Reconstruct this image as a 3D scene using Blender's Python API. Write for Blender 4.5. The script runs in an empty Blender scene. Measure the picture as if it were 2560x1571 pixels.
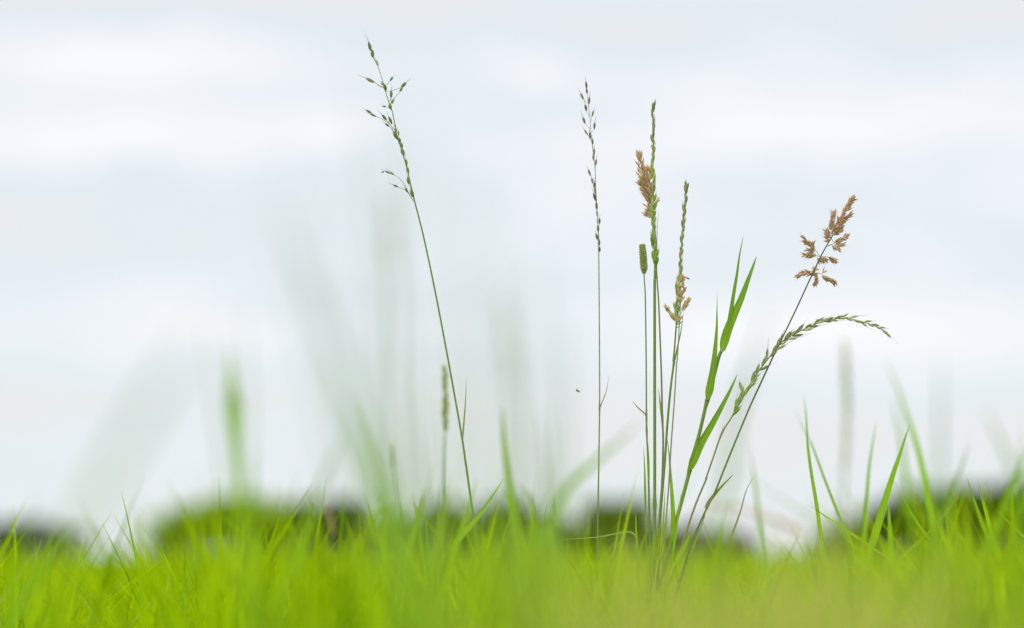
import bpy, math, random
import numpy as np
from mathutils import Vector, Matrix

random.seed(7)
rng = np.random.default_rng(11)
scene = bpy.context.scene
COL = scene.collection

# ------------------------------------------------------------------ camera
W_PX, H_PX = 2560.0, 1571.0
LENS, SENSOR = 85.0, 36.0
F = LENS / SENSOR * W_PX                  # focal length in photo pixels
HOR = 1390.0                              # row of the horizon
PITCH = math.atan((HOR - H_PX / 2) / F)
CAMZ = 0.16
FOCUS = 1.89
cam_d = bpy.data.cameras.new('camera')
cam = bpy.data.objects.new('camera', cam_d)
COL.objects.link(cam)
cam.location = (0, 0, CAMZ)
cam.rotation_euler = (math.pi / 2 + PITCH, 0, 0)
cam_d.lens = LENS
cam_d.sensor_width = SENSOR
cam_d.clip_start = 0.02
cam_d.clip_end = 8000
cam_d.dof.use_dof = True
cam_d.dof.focus_distance = FOCUS
cam_d.dof.aperture_fstop = 3.1
scene.camera = cam
RX = Vector((1, 0, 0))
FW = Vector((0, math.cos(PITCH), math.sin(PITCH)))
UP = Vector((0, -math.sin(PITCH), math.cos(PITCH)))
CP = Vector((0, 0, CAMZ))


def P(px, py, d):
    return CP + FW * d + RX * ((px - W_PX / 2) / F * d) + UP * ((H_PX / 2 - py) / F * d)


CR = {'A': (860, 80, 3.2885), 'B': (1400, 180, 3.15), 'C': (1560, 240, 3.287), 'D': (1560, 440, 3.285),
      'E': (1940, 470, 3.516), 'G': (1680, 570, 2.4), 'H': (1780, 780, 5.04), 'I': (1400, 880, 2.8),
      'L1': (0, 1000, 2.648), 'L2': (640, 1000, 2.648), 'L3': (1200, 1000, 2.648), 'L4': (1840, 900, 2.2525),
      'M': (0, 500, 2.16), 'N': (640, 400, 1.8895), 'T': (0, 0, 1.0)}


def T(c, x, y):
    ox, oy, s = CR[c]
    return ox + x / s, oy + y / s


def path(spec, d0=FOCUS, d1=None):
    """spec: list of (crop, [(x, y), ...]) -> 3D points; depth goes d0 -> d1"""
    pts = []
    for c, l in spec:
        for x, y in l:
            pts.append(T(c, x, y))
    n = len(pts)
    if d1 is None:
        d1 = d0
    return [P(a, b, d0 + (d1 - d0) * i / max(1, n - 1)) for i, (a, b) in enumerate(pts)]


def mm(px, d=FOCUS):                      # photo pixels -> metres at depth d
    return px * d / F


def smooth(pts, n=None):
    """Catmull-Rom resample"""
    if len(pts) < 3:
        k = n or 8
        return [pts[0].lerp(pts[-1], i / k) for i in range(k + 1)]
    q = [pts[0] * 2 - pts[1]] + list(pts) + [pts[-1] * 2 - pts[-2]]
    out = []
    m = n or 5
    for i in range(1, len(q) - 2):
        p0, p1, p2, p3 = q[i - 1], q[i], q[i + 1], q[i + 2]
        for k in range(m):
            t = k / m
            out.append(0.5 * ((2 * p1) + (p2 - p0) * t + (2 * p0 - 5 * p1 + 4 * p2 - p3) * t * t + (3 * p1 - p0 - 3 * p2 + p3) * t ** 3))
    out.append(q[-2])
    return out


def to_ground(pts, wob=0.012):
    """pts run from the base upwards; adds the hidden lower end down to the soil"""
    b = pts[0]
    if b.z < 0.01:
        return pts
    dr = (pts[0] - pts[1]).normalized()
    if dr.z > -0.35:
        dr.z = -0.35
        dr.normalize()
    h = b.z
    p1 = b + dr * (h * 0.45)
    d2 = (dr + Vector((0, 0, -1.6))).normalized()
    p2 = p1 + d2 * ((p1.z + 0.004) / max(0.3, -d2.z))
    p15 = p1.lerp(p2, 0.5) + Vector((random.uniform(-wob, wob) * 0.3, 0, 0))
    return [p2, p15, p1] + list(pts)


# ------------------------------------------------------------------ mesh builder
class MB:
    def __init__(s):
        s.v, s.f, s.r, s.t, s.x = [], [], [], [], {}

    def tube(s, pts, rad, sides=6, rnd=0.5, t0=0.0, t1=1.0, squash=1.0):
        n = len(pts)
        if not hasattr(rad, '__len__'):
            rad = [rad] * n
        o = len(s.v)
        for i, p in enumerate(pts):
            tan = (pts[min(i + 1, n - 1)] - pts[max(i - 1, 0)])
            if tan.length < 1e-9:
                tan = Vector((0, 0, 1))
            tan.normalize()
            a = tan.cross(Vector((0, 1, 0.13)))
            if a.length < 1e-3:
                a = tan.cross(Vector((1, 0, 0)))
            a.normalize()
            b = tan.cross(a).normalized() * squash
            for k in range(sides):
                th = 2 * math.pi * k / sides
                s.v.append(p + (a * math.cos(th) + b * math.sin(th)) * rad[i])
                s.r.append(rnd)
                s.t.append(t0 + (t1 - t0) * i / (n - 1))
        for i in range(n - 1):
            for k in range(sides):
                k2 = (k + 1) % sides
                s.f.append((o + i * sides + k, o + i * sides + k2, o + (i + 1) * sides + k2, o + (i + 1) * sides + k))
        s.f.append(tuple(o + k for k in range(sides))[::-1])
        s.f.append(tuple(o + (n - 1) * sides + k for k in range(sides)))

    def floret(s, b, e, w, rnd=0.5, bend=0.0, sides=5, flat=0.75):
        L = e - b
        n = Vector((L.z, 0, -L.x))
        if n.length > 1e-9:
            n.normalize()
        ts = [0, .12, .32, .55, .76, .92, 1.0]
        rs = [.22, .62, .95, 1.0, .66, .25, .05]
        pts = [b + L * t + n * (bend * L.length * math.sin(math.pi * t)) for t in ts]
        s.tube(pts, [r * w / 2 for r in rs], sides, rnd, 0, 1, flat)

    def blade(s, pts, W, Lvis=None, rnd=0.5, twist=0.0, twist0=0.0, fold=0.22, tip=0.75, basew=0.6, round0=False):
        """pts base->tip"""
        n = len(pts)
        dist = [0.0]
        for i in range(n - 1, 0, -1):
            dist.append(dist[-1] + (pts[i] - pts[i - 1]).length)
        dist = dist[::-1]
        Lv = Lvis or dist[0]
        o = len(s.v)
        for i, p in enumerate(pts):
            tan = (pts[min(i + 1, n - 1)] - pts[max(i - 1, 0)]).normalized()
            a = tan.cross(Vector((0, 1, 0.1)))
            if a.length < 1e-3:
                a = Vector((1, 0, 0))
            a.normalize()
            b = tan.cross(a).normalized()
            u = dist[i] / Lv
            w = W * (min(1.0, 1.12 * u ** tip) if u < 1 else 1 - (1 - basew) * min(1, (u - 1) / 0.6))
            if u < 1:
                w *= 1 - 0.12 * max(0, u - .6)
            ang = twist0 + twist * (1 - min(1, u))
            sd = a * math.cos(ang) + b * math.sin(ang)
            nn = -a * math.sin(ang) + b * math.cos(ang)
            if round0:
                w *= min(1.0, .35 + .65 * math.sqrt(min(1.0, (dist[0] - dist[i]) / (W * 1.1))))
            w = max(w, 0.00008)
            for q, (x, z) in enumerate(((-.5, 1), (-.25, .35), (0, 0), (.25, .35), (.5, 1))):
                s.v.append(p + sd * (x * w) + nn * (fold * w * z))
                s.r.append(rnd)
                s.t.append(1 - min(1, u))
                s.x[len(s.v) - 1] = x + .5
        for i in range(n - 1):
            for k in range(4):
                a0 = o + i * 5 + k
                s.f.append((a0, a0 + 1, a0 + 6, a0 + 5))

    def build(s, name, mat, parent=None):
        me = bpy.data.meshes.new(name)
        me.from_pydata([tuple(x) for x in s.v], [], s.f)
        for nm, arr in (('rnd', s.r), ('along', s.t)):
            at = me.attributes.new(nm, 'FLOAT', 'POINT')
            at.data.foreach_set('value', np.array(arr, dtype=np.float32))
        at = me.attributes.new('across', 'FLOAT', 'POINT')
        at.data.foreach_set('value', np.array([s.x.get(i, .5) for i in range(len(s.v))], dtype=np.float32))
        me.polygons.foreach_set('use_smooth', [True] * len(me.polygons))
        me.materials.append(mat)
        me.update()
        ob = bpy.data.objects.new(name, me)
        COL.objects.link(ob)
        if parent is not None:
            ob.parent = parent
            ob.matrix_parent_inverse = parent.matrix_world.inverted()
        return ob


def tag(o, label, cat, group=None, kind=None):
    o['label'] = label
    o['category'] = cat
    if group:
        o['group'] = group
    o['kind'] = kind or 'thing'
    return o


def thing(name, loc, label, cat, group=None):
    o = bpy.data.objects.new(name, None)
    o.empty_display_size = 0.02
    o.location = loc
    o.matrix_world = Matrix.Translation(loc)
    COL.objects.link(o)
    return tag(o, label, cat, group)


# ------------------------------------------------------------------ materials
def srgb(r, g, b):
    f = lambda c: (c / 255 / 12.92) if c <= 10 else ((c / 255 + .055) / 1.055) ** 2.4
    return (f(r), f(g), f(b), 1)


def plantmat(name, a, b, tip=None, tipamt=0.0, trans=0.45, tcol=1.25, rough=0.5, spec=0.3, veins=0.0, mott=60.0, tip_pow=2.0, amp=1.6):
    m = bpy.data.materials.new(name)
    m.use_nodes = True
    nt = m.node_tree
    N, L = nt.nodes, nt.links
    N.clear()
    out = N.new('ShaderNodeOutputMaterial')
    ar = N.new('ShaderNodeAttribute'); ar.attribute_name = 'rnd'
    av = N.new('ShaderNodeAttribute'); av.attribute_name = 'along'
    tc = N.new('ShaderNodeTexCoord')
    no = N.new('ShaderNodeTexNoise'); no.inputs['Scale'].default_value = mott; no.inputs['Detail'].default_value = 3
    mp = N.new('ShaderNodeMapping'); mp.inputs['Scale'].default_value = (3, 3, 0.6)
    L.new(tc.outputs['Object'], mp.inputs['Vector']); L.new(mp.outputs['Vector'], no.inputs['Vector'])
    ad = N.new('ShaderNodeMath'); ad.operation = 'MULTIPLY_ADD'; ad.inputs[1].default_value = amp; ad.inputs[2].default_value = -amp / 2
    L.new(no.outputs['Fac'], ad.inputs[0])
    sm = N.new('ShaderNodeMath'); sm.operation = 'ADD'; sm.use_clamp = True
    L.new(ad.outputs[0], sm.inputs[0]); L.new(ar.outputs['Fac'], sm.inputs[1])
    mx = N.new('ShaderNodeMix'); mx.data_type = 'RGBA'
    mx.inputs['A'].default_value = a; mx.inputs['B'].default_value = b
    L.new(sm.outputs[0], mx.inputs['Factor'])
    c = mx.outputs['Result']
    if tip is not None:
        pw = N.new('ShaderNodeMath'); pw.operation = 'POWER'; pw.inputs[1].default_value = tip_pow
        L.new(av.outputs['Fac'], pw.inputs[0])
        ml = N.new('ShaderNodeMath'); ml.operation = 'MULTIPLY'; ml.inputs[1].default_value = tipamt; ml.use_clamp = True
        L.new(pw.outputs[0], ml.inputs[0])
        m2 = N.new('ShaderNodeMix'); m2.data_type = 'RGBA'
        L.new(ml.outputs[0], m2.inputs['Factor']); L.new(c, m2.inputs['A']); m2.inputs['B'].default_value = tip
        c = m2.outputs['Result']
    if veins:
        ax = N.new('ShaderNodeAttribute'); ax.attribute_name = 'across'
        wv = N.new('ShaderNodeMath'); wv.operation = 'MULTIPLY'; wv.inputs[1].default_value = 44
        L.new(ax.outputs['Fac'], wv.inputs[0])
        sn = N.new('ShaderNodeMath'); sn.operation = 'SINE'; L.new(wv.outputs[0], sn.inputs[0])
        mid = N.new('ShaderNodeMath'); mid.operation = 'COMPARE'; mid.inputs[1].default_value = .5; mid.inputs[2].default_value = .05
        L.new(ax.outputs['Fac'], mid.inputs[0])
        v1 = N.new('ShaderNodeMath'); v1.operation = 'MULTIPLY_ADD'; v1.inputs[1].default_value = .5 * veins; v1.inputs[2].default_value = .5 * veins
        L.new(sn.outputs[0], v1.inputs[0])
        v2 = N.new('ShaderNodeMath'); v2.operation = 'MULTIPLY_ADD'; v2.inputs[1].default_value = veins * 1.2; v2.use_clamp = True
        L.new(mid.outputs[0], v2.inputs[0]); L.new(v1.outputs[0], v2.inputs[2])
        m3 = N.new('ShaderNodeMix'); m3.data_type = 'RGBA'
        L.new(v2.outputs[0], m3.inputs['Factor']); L.new(c, m3.inputs['A']); m3.inputs['B'].default_value = (.42, .55, .10, 1)
        c = m3.outputs['Result']
    pb = N.new('ShaderNodeBsdfPrincipled')
    pb.inputs['Roughness'].default_value = rough
    pb.inputs['Specular IOR Level'].default_value = spec
    L.new(c, pb.inputs['Base Color'])
    tr = N.new('ShaderNodeBsdfTranslucent')
    vm = N.new('ShaderNodeVectorMath'); vm.operation = 'SCALE'; vm.inputs['Scale'].default_value = tcol
    L.new(c, vm.inputs[0]); L.new(vm.outputs[0], tr.inputs['Color'])
    ms = N.new('ShaderNodeMixShader'); ms.inputs['Fac'].default_value = trans
    L.new(pb.outputs[0], ms.inputs[1]); L.new(tr.outputs[0], ms.inputs[2])
    L.new(ms.outputs[0], out.inputs['Surface'])
    return m


M = {}
M['lawn'] = plantmat('lawn_blade', (.075, .20, .001, 1), (.45, .66, .002, 1), (.54, .60, .004, 1), .3, .55, 1.2, .7, .02, mott=25)
M['lawn_far'] = plantmat('lawn_far_blade', (.11, .22, .001, 1), (.32, .45, .002, 1), None, 0, .5, 1.15, .7, .1, mott=8)
M['straw'] = plantmat('straw_grass', (.36, .46, .03, 1), (.54, .55, .10, 1), (.58, .53, .18, 1), .5, .5, 1.1, .7, .1)
M['blade'] = plantmat('green_blade', (.17, .39, .004, 1), (.33, .53, .004, 1), (.50, .38, .12, 1), .8, .5, 1.25, .5, .2, veins=.22, tip_pow=8)
M['leaf'] = plantmat('broad_leaf', (.085, .24, .010, 1), (.21, .38, .004, 1), (.10, .28, .03, 1), .5, .5, 1.25, .5, .2, mott=90, veins=.30)
M['near'] = plantmat('near_blade', (.22, .40, .03, 1), (.34, .50, .02, 1), (.19, .28, .20, 1), .95, .5, 1.2, .6, .05, tip_pow=.7)
M['paleblade'] = plantmat('pale_blade', (.32, .50, .15, 1), (.45, .58, .25, 1), None, 0, .5, 1.1, .5, .3)
M['stem'] = plantmat('green_stem', (.15, .29, .06, 1), (.27, .38, .06, 1), (.22, .31, .09, 1), .5, .2, 1.1, .5, .3)
M['stemthin'] = plantmat('thin_stem', (.22, .30, .10, 1), (.30, .34, .12, 1), (.30, .31, .18, 1), .5, .2, 1.1, .5, .3)
M['stemdark'] = plantmat('dark_olive_stem', (.12, .15, .06, 1), (.18, .17, .09, 1), (.14, .13, .08, 1), .5, .15, 1.1, .5, .3)
M['stempurple'] = plantmat('purplish_stem', (.28, .33, .09, 1), (.36, .25, .17, 1), (.36, .26, .18, 1), .4, .2, 1.1, .5, .3)
M['stemred'] = plantmat('reddish_leaf', (.32, .38, .08, 1), (.40, .24, .14, 1), (.36, .22, .16, 1), .7, .3, 1.1, .5, .3)
M['brown'] = plantmat('brown_leaf', (.36, .26, .07, 1), (.40, .21, .08, 1), (.28, .15, .10, 1), .6, .3, 1.1, .5, .3)
M['spk_dark'] = plantmat('dark_spikelet', (.13, .22, .045, 1), (.32, .29, .09, 1), (.32, .21, .11, 1), .5, .3, 1.1, .5, .25, mott=400)
M['spk_brown'] = plantmat('brown_spikelet', (.22, .22, .08, 1), (.30, .22, .13, 1), (.26, .16, .12, 1), .6, .3, 1.1, .5, .25, mott=400)
M['spk_green'] = plantmat('green_spikelet', (.30, .47, .06, 1), (.64, .72, .26, 1), (.44, .30, .22, 1), .55, .35, 1.1, .5, .25, mott=400, tip_pow=3)
M['spk_olive'] = plantmat('olive_spikelet', (.23, .31, .08, 1), (.54, .50, .25, 1), (.36, .25, .18, 1), .6, .3, 1.1, .5, .25, mott=400, tip_pow=3)
M['spk_pale'] = plantmat('pale_green_spikelet', (.22, .28, .07, 1), (.74, .72, .44, 1), (.34, .25, .20, 1), .6, .3, 1.1, .5, .25, mott=500, tip_pow=3)
M['fog_tan'] = plantmat('tan_floret', (.66, .48, .30, 1), (.84, .68, .48, 1), (.74, .54, .38, 1), .4, .5, 1.15, .6, .05, mott=300)
M['fog_pink'] = plantmat('pinkish_floret', (.70, .60, .34, 1), (.70, .47, .38, 1), (.60, .36, .32, 1), .6, .5, 1.15, .6, .15, mott=300)
M['straw_seed'] = plantmat('straw_seed', (.72, .55, .28, 1), (.82, .68, .45, 1), (.62, .42, .22, 1), .5, .4, 1.1, .6, .15, mott=300)
M['timothy'] = plantmat('timothy_head', (.50, .60, .24, 1), (.74, .78, .44, 1), (.55, .42, .28, 1), .6, .5, 1.15, .6, .05, mott=300)
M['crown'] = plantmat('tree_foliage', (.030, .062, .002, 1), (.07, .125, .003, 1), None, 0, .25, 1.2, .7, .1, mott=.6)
M['crown_brown'] = plantmat('hedge_foliage', (.12, .12, .05, 1), (.18, .15, .07, 1), None, 0, .25, 1.2, .6, .2, mott=.6)
M['crown_light'] = plantmat('bush_foliage', (.20, .34, .003, 1), (.34, .48, .004, 1), None, 0, .3, 1.2, .7, .1, mott=.6)
M['bark'] = plantmat('bark', (.06, .05, .035, 1), (.10, .08, .06, 1), None, 0, 0, 1, .9, .1, mott=4)
M['bug'] = plantmat('insect_body', (.04, .05, .04, 1), (.08, .09, .07, 1), None, 0, 0, 1, .5, .4)
M['wing'] = plantmat('insect_wing', (.35, .38, .36, 1), (.45, .47, .45, 1), None, 0, .5, 1, .4, .4)


def soilmat():
    m = bpy.data.materials.new('meadow_ground')
    m.use_nodes = True
    nt = m.node_tree
    N, L = nt.nodes, nt.links
    pb = N['Principled BSDF']
    tc = N.new('ShaderNodeTexCoord')
    n1 = N.new('ShaderNodeTexNoise'); n1.inputs['Scale'].default_value = 0.35; n1.inputs['Detail'].default_value = 9
    L.new(tc.outputs['Object'], n1.inputs['Vector'])
    n2 = N.new('ShaderNodeTexNoise'); n2.inputs['Scale'].default_value = 60; n2.inputs['Detail'].default_value = 6
    L.new(tc.outputs['Object'], n2.inputs['Vector'])
    mx = N.new('ShaderNodeMix'); mx.data_type = 'RGBA'
    mx.inputs['A'].default_value = (.12, .22, .012, 1); mx.inputs['B'].default_value = (.22, .32, .02, 1)
    L.new(n1.outputs['Fac'], mx.inputs['Factor'])
    m2 = N.new('ShaderNodeMix'); m2.data_type = 'RGBA'; m2.blend_type = 'MULTIPLY'; m2.inputs['Factor'].default_value = .5
    L.new(mx.outputs['Result'], m2.inputs['A']); L.new(n2.outputs['Color'], m2.inputs['B'])
    L.new(m2.outputs['Result'], pb.inputs['Base Color'])
    pb.inputs['Roughness'].default_value = 0.95
    pb.inputs['Specular IOR Level'].default_value = 0.1
    bp = N.new('ShaderNodeBump'); bp.inputs['Strength'].default_value = .6; bp.inputs['Distance'].default_value = .01
    L.new(n2.outputs['Fac'], bp.inputs['Height']); L.new(bp.outputs[0], pb.inputs['Normal'])
    return m


# ------------------------------------------------------------------ ground
def ground():
    R = 3000.0
    xs = np.concatenate([-np.geomspace(R, 3, 14), [-1.5, -.75, 0, .75, 1.5], np.geomspace(3, R, 14)])
    ys = np.concatenate([[-200, -20, -3], np.linspace(-1, 8, 19), np.geomspace(10, R, 18)])
    vv, ff = [], []
    for y in ys:
        for x in xs:
            z = 0.0
            if -1 < y < 9 and abs(x) < 4:
                z = -0.008 + 0.006 * math.sin(x * 5.1 + y * 2.3) * math.cos(y * 3.7)
            vv.append((x, y, z))
    nx = len(xs)
    for j in range(len(ys) - 1):
        for i in range(nx - 1):
            ff.append((j * nx + i, j * nx + i + 1, (j + 1) * nx + i + 1, (j + 1) * nx + i))
    me = bpy.data.meshes.new('ground')
    me.from_pydata(vv, [], ff)
    me.polygons.foreach_set('use_smooth', [True] * len(ff))
    me.materials.append(soilmat())
    o = bpy.data.objects.new('ground', me)
    COL.objects.link(o)
    o['kind'] = 'structure'


ground()


# ------------------------------------------------------------------ grass mass
def hmod(px):
    """lie of the turf: how much taller the grass stands, by direction"""
    def g(c, w, a):
        return a * np.exp(-((px - c) / w) ** 2)
    return (g(40, 110, .010) + g(300, 100, -.014) + g(540, 130, .026) + g(760, 80, .010) + g(1000, 160, .014) + g(1260, 140, .017)
            + g(1480, 150, .014) + g(1960, 130, .000) + g(1780, 100, .000) + g(2330, 130, .014) + g(2580, 170, .036) + g(2180, 80, .007))


def mass(name, n, dmin, dmax, hmean, hsd, wmin, wmax, mat, label, cat='grass', xr=None, modk=1.0, segs=6, power=1.0, lean=0.35, pxband=None, seedshift=0, curlsd=.35, thin=None):
    r = np.random.default_rng(100 + seedshift)
    u = r.random(n)
    d = (dmin ** (power + 1) + (dmax ** (power + 1) - dmin ** (power + 1)) * u) ** (1 / (power + 1))
    half = 0.24 * d + 0.35 * np.minimum(1, d) * 1.0
    if pxband:
        px = r.normal(pxband[0], pxband[1], n)
        x = (px - W_PX / 2) / F * d
    else:
        x = (r.random(n) * 2 - 1) * half
        px = x / d * F + W_PX / 2
    if thin is not None:
        keep = r.random(n) < np.interp(px, thin[0], thin[1])
        d, x, px = d[keep], x[keep], px[keep]
        n = len(d)
        half = 0
    H = hmean + r.normal(0, hsd, n) + hmod(px) * modk * np.clip(d, .6, 1.6)
    # clumpiness
    H += 0.008 * np.sin(x * 23 + d * 11) * np.sin(d * 17 - x * 7)
    H = np.clip(H, 0.03, 0.30)
    H = np.minimum(H, CAMZ + 0.034 * d + r.random(n) * .01)
    Wd = wmin + (wmax - wmin) * r.random(n)
    az = r.random(n) * 2 * np.pi
    ln = np.abs(r.normal(0, lean, n))
    curl = r.normal(0.15, curlsd, n)
    face = r.random(n) * np.pi
    rn = np.clip(.5 + .38 * np.sin(x * 31 + d * 13 + 2 * np.sin(d * 9)) * np.sin(d * 21 - x * 9 + 1) + r.normal(0, .17, n), 0, 1)
    t = np.linspace(0, 1, segs)
    # path: lean + curl
    horiz = (ln[:, None] * t[None] * .6 + np.abs(curl)[:, None] * t[None] ** 2.2 * .6)
    bx = x[:, None] + np.cos(az)[:, None] * horiz * H[:, None]
    by = d[:, None] + np.sin(az)[:, None] * horiz * H[:, None]
    bz = H[:, None] * t[None]
    w = Wd[:, None] * np.minimum(1, .55 + 1.5 * t)[None] * (1 - t ** 2.4)[None] ** .8 + 0.00015
    tw = face[:, None] + t[None] * r.normal(0, .8, n)[:, None]
    sx, sy = np.cos(tw), np.sin(tw)
    V = np.empty((n, segs, 3, 3), dtype=np.float32)
    for k, (a, z) in enumerate(((-.5, 1), (0, 0), (.5, 1))):
        V[:, :, k, 0] = bx + sx * w * a - sy * w * .2 * z
        V[:, :, k, 1] = by + sy * w * a + sx * w * .2 * z
        V[:, :, k, 2] = bz
    V[:, :, :, 2] -= 0.006
    vs = V.reshape(-1, 3)
    base = (np.arange(n) * segs * 3)[:, None, None]
    i = np.arange(segs - 1)[None, :, None] * 3
    k = np.arange(2)[None, None, :]
    q0 = base + i + k
    quads = np.stack([q0, q0 + 1, q0 + 4, q0 + 3], axis=-1).reshape(-1, 4)
    me = bpy.data.meshes.new(name)
    me.vertices.add(len(vs)); me.vertices.foreach_set('co', vs.ravel())
    nf = len(quads)
    me.loops.add(nf * 4); me.loops.foreach_set('vertex_index', quads.ravel().astype(np.int32))
    me.polygons.add(nf)
    me.polygons.foreach_set('loop_start', np.arange(nf, dtype=np.int32) * 4)
    me.polygons.foreach_set('use_smooth', np.ones(nf, dtype=bool))
    me.update(calc_edges=True)
    a1 = me.attributes.new('rnd', 'FLOAT', 'POINT'); a1.data.foreach_set('value', np.repeat(rn, segs * 3).astype(np.float32))
    a2 = me.attributes.new('along', 'FLOAT', 'POINT'); a2.data.foreach_set('value', np.tile(np.repeat(t, 3), n).astype(np.float32))
    me.materials.append(mat)
    o = bpy.data.objects.new(name, me)
    COL.objects.link(o)
    tag(o, label, cat, None, 'stuff')
    return o


mass('grass', 620, .40, 1.10, .138, .012, .0025, .0050, M['lawn'], 'nearest bright yellow-green grass, a soft blurred veil along the bottom edge', modk=.6, seedshift=1,
     thin=([-500, 0, 350, 600, 900, 1700, 2000, 2300, 2560, 3200], [.8, .8, .45, .9, 1, .9, .4, .35, .6, .8]))
mass('grass', 620, 1.05, 1.45, .161, .017, .004, .0075, M['lawn'], 'blurred fresh green grass standing just in front of the seed stalks', modk=1.3, seedshift=6, lean=.28, curlsd=.4,
     thin=([-500, 0, 220, 330, 430, 900, 1700, 1950, 2300, 2560, 3200], [.6, .5, .3, .3, 1, 1, .8, .6, .8, 1, 1]))
mass('grass', 620, 1.45, 1.80, .165, .019, .0035, .0070, M['lawn'], 'softly blurred taller green grass close in front of the seed stalks', modk=1.2, seedshift=8, lean=.28, curlsd=.4,
     thin=([-500, 0, 220, 330, 430, 900, 1500, 1950, 2300, 2560, 3200], [.7, .6, .2, .2, 1, 1, .6, .4, .8, 1, 1]))
mass('grass', 5200, 1.62, 2.45, .137, .016, .002, .0050, M['lawn'], 'fine fresh green grass around the foot of the seed stalks', seedshift=2, lean=.45, curlsd=.55, modk=.7)
mass('grass', 110, 1.65, 2.2, .142, .018, .0010, .0024, M['straw'], 'thin dry straw-coloured stems scattered in the turf around the seed stalks', seedshift=9, lean=.7, curlsd=.6, modk=.6)
mass('grass', 30000, 2.45, 9.0, .130, .022, .0025, .006, M['lawn'], 'soft green grass of the meadow behind the seed stalks', modk=.4, seedshift=3)
mass('grass', 30000, 9.0, 60.0, .13, .03, .010, .03, M['lawn_far'], 'far grass of the meadow reaching towards the trees', modk=0, segs=4, seedshift=4)
mass('grass', 520, .60, 1.05, .157, .013, .002, .0045, M['straw'], 'blurred straw-coloured dry grass low in front of the arching stalk', pxband=(1880, 110), modk=0, seedshift=5)


# ------------------------------------------------------------------ seed heads
def spikelet(parent, b, e, w, mat, rnd, awn=0.8, side=1):
    mb = MB()
    L = (e - b)
    n = Vector((L.z, 0, -L.x)).normalized() * side
    mb.floret(b, e, w, rnd, bend=.04 * side)
    mb.floret(b + L * .04 + n * w * .20 + Vector((0, -w * .25, 0)), b + L * .80 + n * w * .34, w * .50, min(1, rnd + .3), bend=.05 * side)
    mb.floret(b + L * .10 - n * w * .18 - Vector((0, w * .2, 0)), b + L * .90 - n * w * .26, w * .50, max(0, rnd - .2), bend=-.04 * side)
    o = mb.build('spikelet', mat, parent)
    if awn > 0:
        dr = (L.normalized() + n * random.uniform(-.12, .18)).normalized()
        tip = e + dr * L.length * awn
        a = MB()
        a.tube([e - L * .06, e.lerp(tip, .5) + n * L.length * .02, tip], [.00016, .00011, .00004], 4, .5)
        # the awn belongs to its spikelet: joined into the same mesh data
        me = o.data
        vo = len(mb.v)
        mb.v += a.v
        mb.r += [1.0] * len(a.v)
        mb.t += [.6] * len(a.t)
        mb.f += [tuple(i + vo for i in f) for f in a.f]
        bpy.data.objects.remove(o)
        bpy.data.meshes.remove(me)
        o = mb.build('spikelet', mat, parent)
    return o


def nearest_on(rach, p, below):
    """point of the rachis about `below` metres under p's height"""
    best = min(rach, key=lambda q: abs((q - p).length - below) + (0 if q.z < p.z + below * .3 else 1))
    return best


def listed_head(root, crop, rach, rachr, rows, mats, d, branches=(), awn=.8, ped=.9, wk=1.0, jit=.006):
    mb = MB()
    rs = smooth(rach)
    mb.tube(rs, [rachr * (1 - .65 * i / (len(rs) - 1)) for i in range(len(rs))], 6, .5)
    bps = []
    for br in branches:
        bp = smooth([P(*T(crop, x, y), d + random.uniform(-jit, jit)) for x, y in br])
        mb.tube(bp, [rachr * .36] * len(bp), 4, .7)
        bps += bp
    sp = []
    for i, (x0, y0, x1, y1, w) in enumerate(rows):
        dd = d + random.uniform(-jit, jit)
        b, e = P(*T(crop, x0, y0), dd), P(*T(crop, x1, y1), dd + random.uniform(-.002, .002))
        near = min([(q - b).length for q in bps] or [9])
        L = (e - b).length
        if near > .0045:
            q = nearest_on(rs, b, L * ped)
            mid = b.lerp(q, .5) - Vector((0, 0, L * .06))
            mb.tube(smooth([q, mid, b]), [rachr * .32] * 11, 4, .7)
        sp.append((b, e, w / CR[crop][2] * dd / F * wk, 1 if x1 > x0 else -1))
    head = mb.build('seed_head', M['stemthin'], root)
    for i, (b, e, w, s) in enumerate(sp):
        spikelet(head, b, e, w, mats[i % len(mats)], random.random(), awn * random.uniform(.6, 1.2), s)
    return head


def auto_spike(root, rach, n, Lpx, Wpx, matf, ang=.22, d=FOCUS, awn=.6, rachr=.0007, t0=.02, off=.35, taper=.7, stemmat='stem'):
    """spikelets set alternately up a rachis; rach runs from the base to the tip"""
    rs = smooth(rach, 8)
    mb = MB()
    mb.tube(rs, [rachr * (1 - .6 * i / (len(rs) - 1)) for i in range(len(rs))], 6, .5)
    head = mb.build('seed_head', M[stemmat], root)
    N = len(rs) - 1
    for i in range(n):
        t = t0 + (1 - t0) * i / (n - 1)
        f = t * N * .985
        k = int(f)
        p = rs[k].lerp(rs[min(N, k + 1)], f - k)
        tan = (rs[min(N, k + 1)] - rs[max(0, k - 1)]).normalized()
        nr = tan.cross(Vector((0, 1, 0))).normalized()
        s = 1 if i % 2 else -1
        if random.random() < .18:
            s = -s
        a = ang * random.uniform(.2, 1.9) * (1 - .5 * t)
        sz = (1 - (1 - taper) * t) * random.uniform(.68, 1.22)
        L = mm(Lpx, d) * sz
        w = mm(Wpx, d) * sz * random.uniform(.85, 1.15)
        dr = (tan * math.cos(a) + nr * s * math.sin(a) + Vector((0, random.uniform(-.25, .1), 0))).normalized()
        b = p + nr * s * w * off * .6 + Vector((0, random.uniform(-.5, .5) * w, 0))
        e = b + dr * L
        spikelet(head, b, e, w, matf(t), random.random(), awn * random.uniform(.4, 1.2) if random.random() < .75 else 0, s)
    return head


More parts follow.
